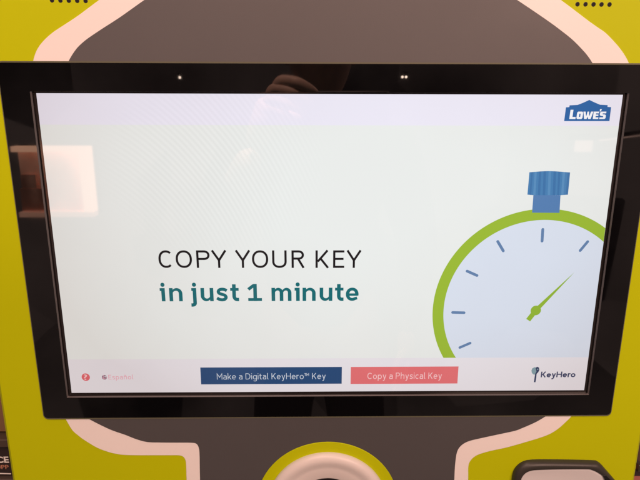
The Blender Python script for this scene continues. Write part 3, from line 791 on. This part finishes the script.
# ---- the person taking the picture, standing behind the viewpoint: only a dim mirror image shows
def skinned(chains, sub=2):
    """chains of (x, y, n, radius) -> list of evaluated meshes in world space; equal points are shared"""
    V = []; E_ = []; Rr = []; key = {}
    for ch in chains:
        prev = None
        for x, y, n, r in ch:
            k = (round(x, 4), round(y, 4), round(n, 4))
            if k not in key: key[k] = len(V); V.append(W(x, y, n)); Rr.append(r)
            if prev is not None and prev != key[k]: E_.append((prev, key[k]))
            prev = key[k]
    me = bpy.data.meshes.new('t'); me.from_pydata(V, E_, []); o = bpy.data.objects.new('t', me); COL.objects.link(o)
    o.modifiers.new('s', 'SKIN').use_smooth_shade = True
    for i, sv in enumerate(me.skin_vertices[0].data): sv.radius = (Rr[i], Rr[i]); sv.use_root = i == 0
    sb = o.modifiers.new('b', 'SUBSURF'); sb.levels = sub; sb.render_levels = sub
    dg = bpy.context.evaluated_depsgraph_get(); dg.update()
    r = bpy.data.meshes.new_from_object(o.evaluated_get(dg)); bpy.data.objects.remove(o)
    return r
def add_mesh(m, me, mat):
    i = len(m.v); mi = m.mi(mat); m.v += [v.co.copy() for v in me.vertices]
    for p_ in me.polygons: m.f.append([i + k for k in p_.vertices]); m.m.append(mi)
    bpy.data.meshes.remove(me)
cx_, cy_, cn_ = CAM.x, CAM.y, CAM.z
PX = cx_ + .02
pr = thing('person', 'person in dark clothes holding up a phone, dimly mirrored in the top screen frame', 'person', W(PX, -1.35, .9))
wr = (cx_ - .105, cy_ - .085, cn_ + .055); el = (PX - .27, -.22, .74); sh = (PX - .185, .02, .90)
wr2 = (PX + .25, -.50, .99); el2 = (PX + .27, -.25, .97); sh2 = (PX + .185, .02, .90)
pel = (PX, -.46, .92)
torso = [(*pel, .145), (PX, -.30, .915, .135), (PX, -.12, .91, .150), (PX, .0, .905, .125), (PX, .075, .895, .062), (PX, .12, .88, .055)]
armL = [(PX, .0, .905, .125), (*sh, .062), (*el, .043), (*wr, .026)]
armR = [(PX, .0, .905, .125), (*sh2, .062), (*el2, .043), (*wr2, .026)]
legs = [[(*pel, .145), (PX + s_ * .10, -.52, .92, .095), (PX + s_ * .11, -.90, .91, .058), (PX + s_ * .115, -1.26, .94, .040)] for s_ in (-1, 1)]
m = MB()
add_mesh(m, skinned([torso, armL, armR] + legs), 'skin')
# head: one lofted shape with brow, nose, lips and chin towards the kiosk
hc = Vector((PX, .235, .865)); prof_h = []
for i in range(25):
    a = -PI / 2 + PI * i / 24; row = []
    yy = .118 * math.sin(a); base = max(.004, math.cos(a))
    for j in range(32):
        b_ = 2 * PI * j / 32; sx_, cz = math.sin(b_), math.cos(b_)
        wx_ = .076 * base ** .8 * (1 - .22 * max(0, -yy / .118)); wz = .096 * base ** .75
        z = cz * wz
        if cz > .6:
            t_ = (cz - .6) / .4
            z += t_ * (.020 * math.exp(-((yy + .022) / .018) ** 2) * math.exp(-(sx_ / .16) ** 2) + .005 * math.exp(-((yy + .058) / .010) ** 2) + .008 * math.exp(-((yy + .092) / .018) ** 2) + .005 * math.exp(-((yy - .028) / .012) ** 2) - .007 * math.exp(-((yy - .006) / .012) ** 2) * math.exp(-((abs(sx_) - .36) / .14) ** 2))
        row.append((hc.x + sx_ * wx_, hc.y + yy, hc.z - z))
    prof_h.append(row)
for a, c in zip(prof_h, prof_h[1:]): m.strip(a, c, 'skin', True)
m.face(prof_h[0], 'skin'); m.face(prof_h[-1], 'skin')
for s_ in (-1, 1):
    add_mesh(m, skinned([[(hc.x + s_ * .074, hc.y - .024, hc.z + .012, .008), (hc.x + s_ * .083, hc.y + .002, hc.z + .016, .011), (hc.x + s_ * .084, hc.y + .022, hc.z + .018, .009)]], 1), 'skin')
# left hand closed round the end of the phone: palm, four fingers over its back, thumb on the near side
def mp3(px, py, n): x, y = mirror(px, py, n); return (x, y, n)
k0 = [mp3(280, 80, cn_ - .002), mp3(273, 88, cn_ + .000), mp3(269, 97, cn_ + .003), mp3(268, 106, cn_ + .007)]
palm = Vector((cx_ - .085, cy_ - .045, cn_ + .030))
add_mesh(m, skinned([[(*wr, .026), (*palm, .027), (*(Vector(k0[1]) * .75 + palm * .25), .022)], [(*palm, .027), (*(Vector(k0[2]) * .7 + palm * .3), .021)]]), 'skin')
for i, (k_, ln) in enumerate(zip(k0, (.046, .050, .046, .037))):
    r_ = (.0098, .0100, .0095, .0082)[i]; k_ = Vector(k_)
    a = k_ + Vector((ln * .62, -.004 - .002 * i, -.012)); b_ = a + Vector((ln * .42, -.010, .004)); c = b_ + Vector((ln * .26, -.009, .007))
    add_mesh(m, skinned([[(*(palm * .4 + k_ * .6), r_ * 1.1), (*k_, r_ * 1.12), (*a, r_), (*b_, r_ * .88), (*c, r_ * .72)]]), 'skin')
t1 = palm + Vector((.018, .012, .006)); t2 = t1 + Vector((.030, .010, .008)); t3 = t2 + Vector((.026, .000, -.004))
add_mesh(m, skinned([[(*palm, .016), (*t1, .013), (*t2, .0115), (*t3, .009)]]), 'skin')
# right hand hanging, slightly curled
p2 = Vector(wr2) + Vector((-.004, -.075, -.02))
add_mesh(m, skinned([[(*wr2, .026), (*p2, .028)]]), 'skin')
for i in range(4):
    f0 = p2 + Vector((0, -.012, -.030 + .020 * i)); ln = (.042, .047, .044, .034)[i]
    f1 = f0 + Vector((-.006, -ln, -.004)); f2 = f1 + Vector((-.014, -ln * .6, .0)); f3 = f2 + Vector((-.016, -ln * .35, .0))
    add_mesh(m, skinned([[(*(p2 * .6 + f0 * .4), .010), (*f0, .0105), (*f1, .0095), (*f2, .0085), (*f3, .007)]]), 'skin')
f0 = p2 + Vector((-.014, .03, -.03)); f1 = f0 + Vector((-.018, -.035, -.018)); f2 = f1 + Vector((-.006, -.03, -.004))
add_mesh(m, skinned([[(*p2, .014), (*f0, .0135), (*f1, .0115), (*f2, .009)]]), 'skin')
m.build('body', pr, smooth=True)
G_ = .012
m = MB(); sl = Vector(wr) * .82 + Vector(el) * .18; sl2 = Vector(wr2) * .9 + Vector(el2) * .1
add_mesh(m, skinned([[(*pel, .160), (PX, -.30, .915, .150), (PX, -.12, .91, .166), (PX, .0, .905, .142), (PX, .06, .897, .082)],
    [(PX, .0, .905, .142), (*sh, .080), (*el, .058), (*sl, .042)], [(PX, .0, .905, .142), (*sh2, .080), (*el2, .058), (*sl2, .042)]]), 'jacket')
m.build('jacket', pr, smooth=True)
m = MB(); add_mesh(m, skinned([[(PX, -.42, .92, .150), (*pel, .156)]] + [[(*pel, .156), (PX + s_ * .10, -.54, .92, .108), (PX + s_ * .11, -.90, .91, .074), (PX + s_ * .115, -1.24, .94, .062)] for s_ in (-1, 1)]), 'trousers')
m.build('trousers', pr, smooth=True)
for s_ in (-1, 1):
    m = MB(); add_mesh(m, skinned([[(PX + s_ * .115, -1.29, .97, .045), (PX + s_ * .12, -1.305, .90, .043), (PX + s_ * .13, -1.318, .80, .032)]]), 'shoe'); m.build('shoe', pr, smooth=True)
m = MB(); rows = []
for i in range(13):
    a = PI / 2 * (i / 12); rows.append([(hc.x + .086 * math.cos(a) ** .7 * math.sin(2 * PI * j / 32), hc.y + .012 + .120 * math.sin(a) + .03 * math.cos(2 * PI * j / 32) * (1 - i / 12) * -1 * -1, hc.z + .012 - .102 * math.cos(a) ** .7 * math.cos(2 * PI * j / 32)) for j in range(32)])
for a, c in zip(rows, rows[1:]): m.strip(a, c, 'hair', True)
m.build('hair', pr, smooth=True)
# the phone, tipped like the view, just behind the viewpoint
ph = thing('phone', 'black phone held up by the person, facing the kiosk', 'phone', W(cx_, cy_ - .05, cn_ + .02))
R_c = MT
def tip(lx, ly, lz): v = CAM + R_c @ Vector((lx, ly, lz)); return (v.x, v.y, v.z)
def phone_slab(name, pts, z0, z1, mat):
    m = MB(); a = [tip(x, y, z0) for x, y in pts]; c = [tip(x, y, z1) for x, y in pts]
    m.face(a, mat); m.face(c[::-1], mat); m.strip(a, c, mat, True); m.build(name, ph)
phone_slab('phone_case', rrect(-.016, .132, -.056, .016, .010), .006, .014, 'plastic_black')
phone_slab('phone_display', rrect(-.012, .128, -.053, .013, .007), .0142, .0146, 'mask')

# ================================================================== light, world, camera
def area(name, loc, target, size, power, col, spread=180):
    l = bpy.data.lights.new(name, 'AREA'); l.energy = power; l.size = size; l.color = col; l.spread = math.radians(spread)
    o = bpy.data.objects.new(name, l); COL.objects.link(o); o.location = loc
    o.rotation_euler = (Vector(target) - Vector(loc)).to_track_quat('-Z', 'Y').to_euler()
WARM = (1.0, 0.63, 0.51)
area('ceiling_or_fill_lamp', W(-.3, 1.45, 1.5), W(0, 0, 0), 1.3, 36, WARM)
area('ceiling_or_fill_lamp', W(1.1, .95, 1.9), W(0, -.1, 0), 1.0, 37, WARM)  # added fill lamp, brightens the lower part of the kiosk
area('ceiling_or_fill_lamp', W(-.1, 1.5, .12), W(-.05, 0, .5), .7, 6, WARM)  # added weak fill above the kiosk, lights the front of the hand
area('hand_fill', W(-.25, 1.15, .10), W(cx_ - .05, cy_ + .02, cn_), .16, 1.0, WARM, 26)  # unseen helper light, narrow beam to brighten the mirrored hand

w = bpy.data.worlds.new('World'); S.world = w; w.use_nodes = True
N, L = w.node_tree.nodes, w.node_tree.links
bg = N['Background']
tc = N.new('ShaderNodeTexCoord')
vo = N.new('ShaderNodeTexVoronoi'); vo.distance = 'CHEBYCHEV'; vo.inputs['Scale'].default_value = 5.5
L.new(tc.outputs['Generated'], vo.inputs['Vector'])
sx = N.new('ShaderNodeSeparateColor'); L.new(vo.outputs['Color'], sx.inputs['Color'])
nz = N.new('ShaderNodeTexNoise'); nz.inputs['Scale'].default_value = 3.0; nz.inputs['Detail'].default_value = 6
L.new(tc.outputs['Generated'], nz.inputs['Vector'])
ad = N.new('ShaderNodeMath'); ad.operation = 'MULTIPLY_ADD'; ad.inputs[1].default_value = .35
L.new(sx.outputs['Red'], ad.inputs[0]); L.new(nz.outputs['Fac'], ad.inputs[2])
rp = N.new('ShaderNodeValToRGB')
rp.color_ramp.elements[0].position = .50; rp.color_ramp.elements[0].color = (.016, .0145, .015, 1)
rp.color_ramp.elements[1].position = .95; rp.color_ramp.elements[1].color = (.66, .45, .39, 1)
L.new(ad.outputs[0], rp.inputs['Fac']); L.new(rp.outputs['Color'], bg.inputs['Color'])
bg.inputs['Strength'].default_value = .6

cam = bpy.data.cameras.new('camera'); co = bpy.data.objects.new('camera', cam); COL.objects.link(co)
cam.sensor_fit = 'HORIZONTAL'; cam.sensor_width = 36; cam.lens = F / 640 * 36
cam.clip_start = 0.02; cam.clip_end = 200
Sm = Matrix(((1, 0, 0), (0, 0, -1), (0, 1, 0)))
mw = (Sm @ MT).to_4x4(); mw.translation = W(CAM.x, CAM.y, CAM.z); co.matrix_world = mw
S.camera = co
S.view_settings.view_transform = 'Standard'; S.view_settings.look = 'None'; S.view_settings.exposure = 0; S.view_settings.gamma = 1
for o in S.objects:
    if '_o' in o: del o['_o']
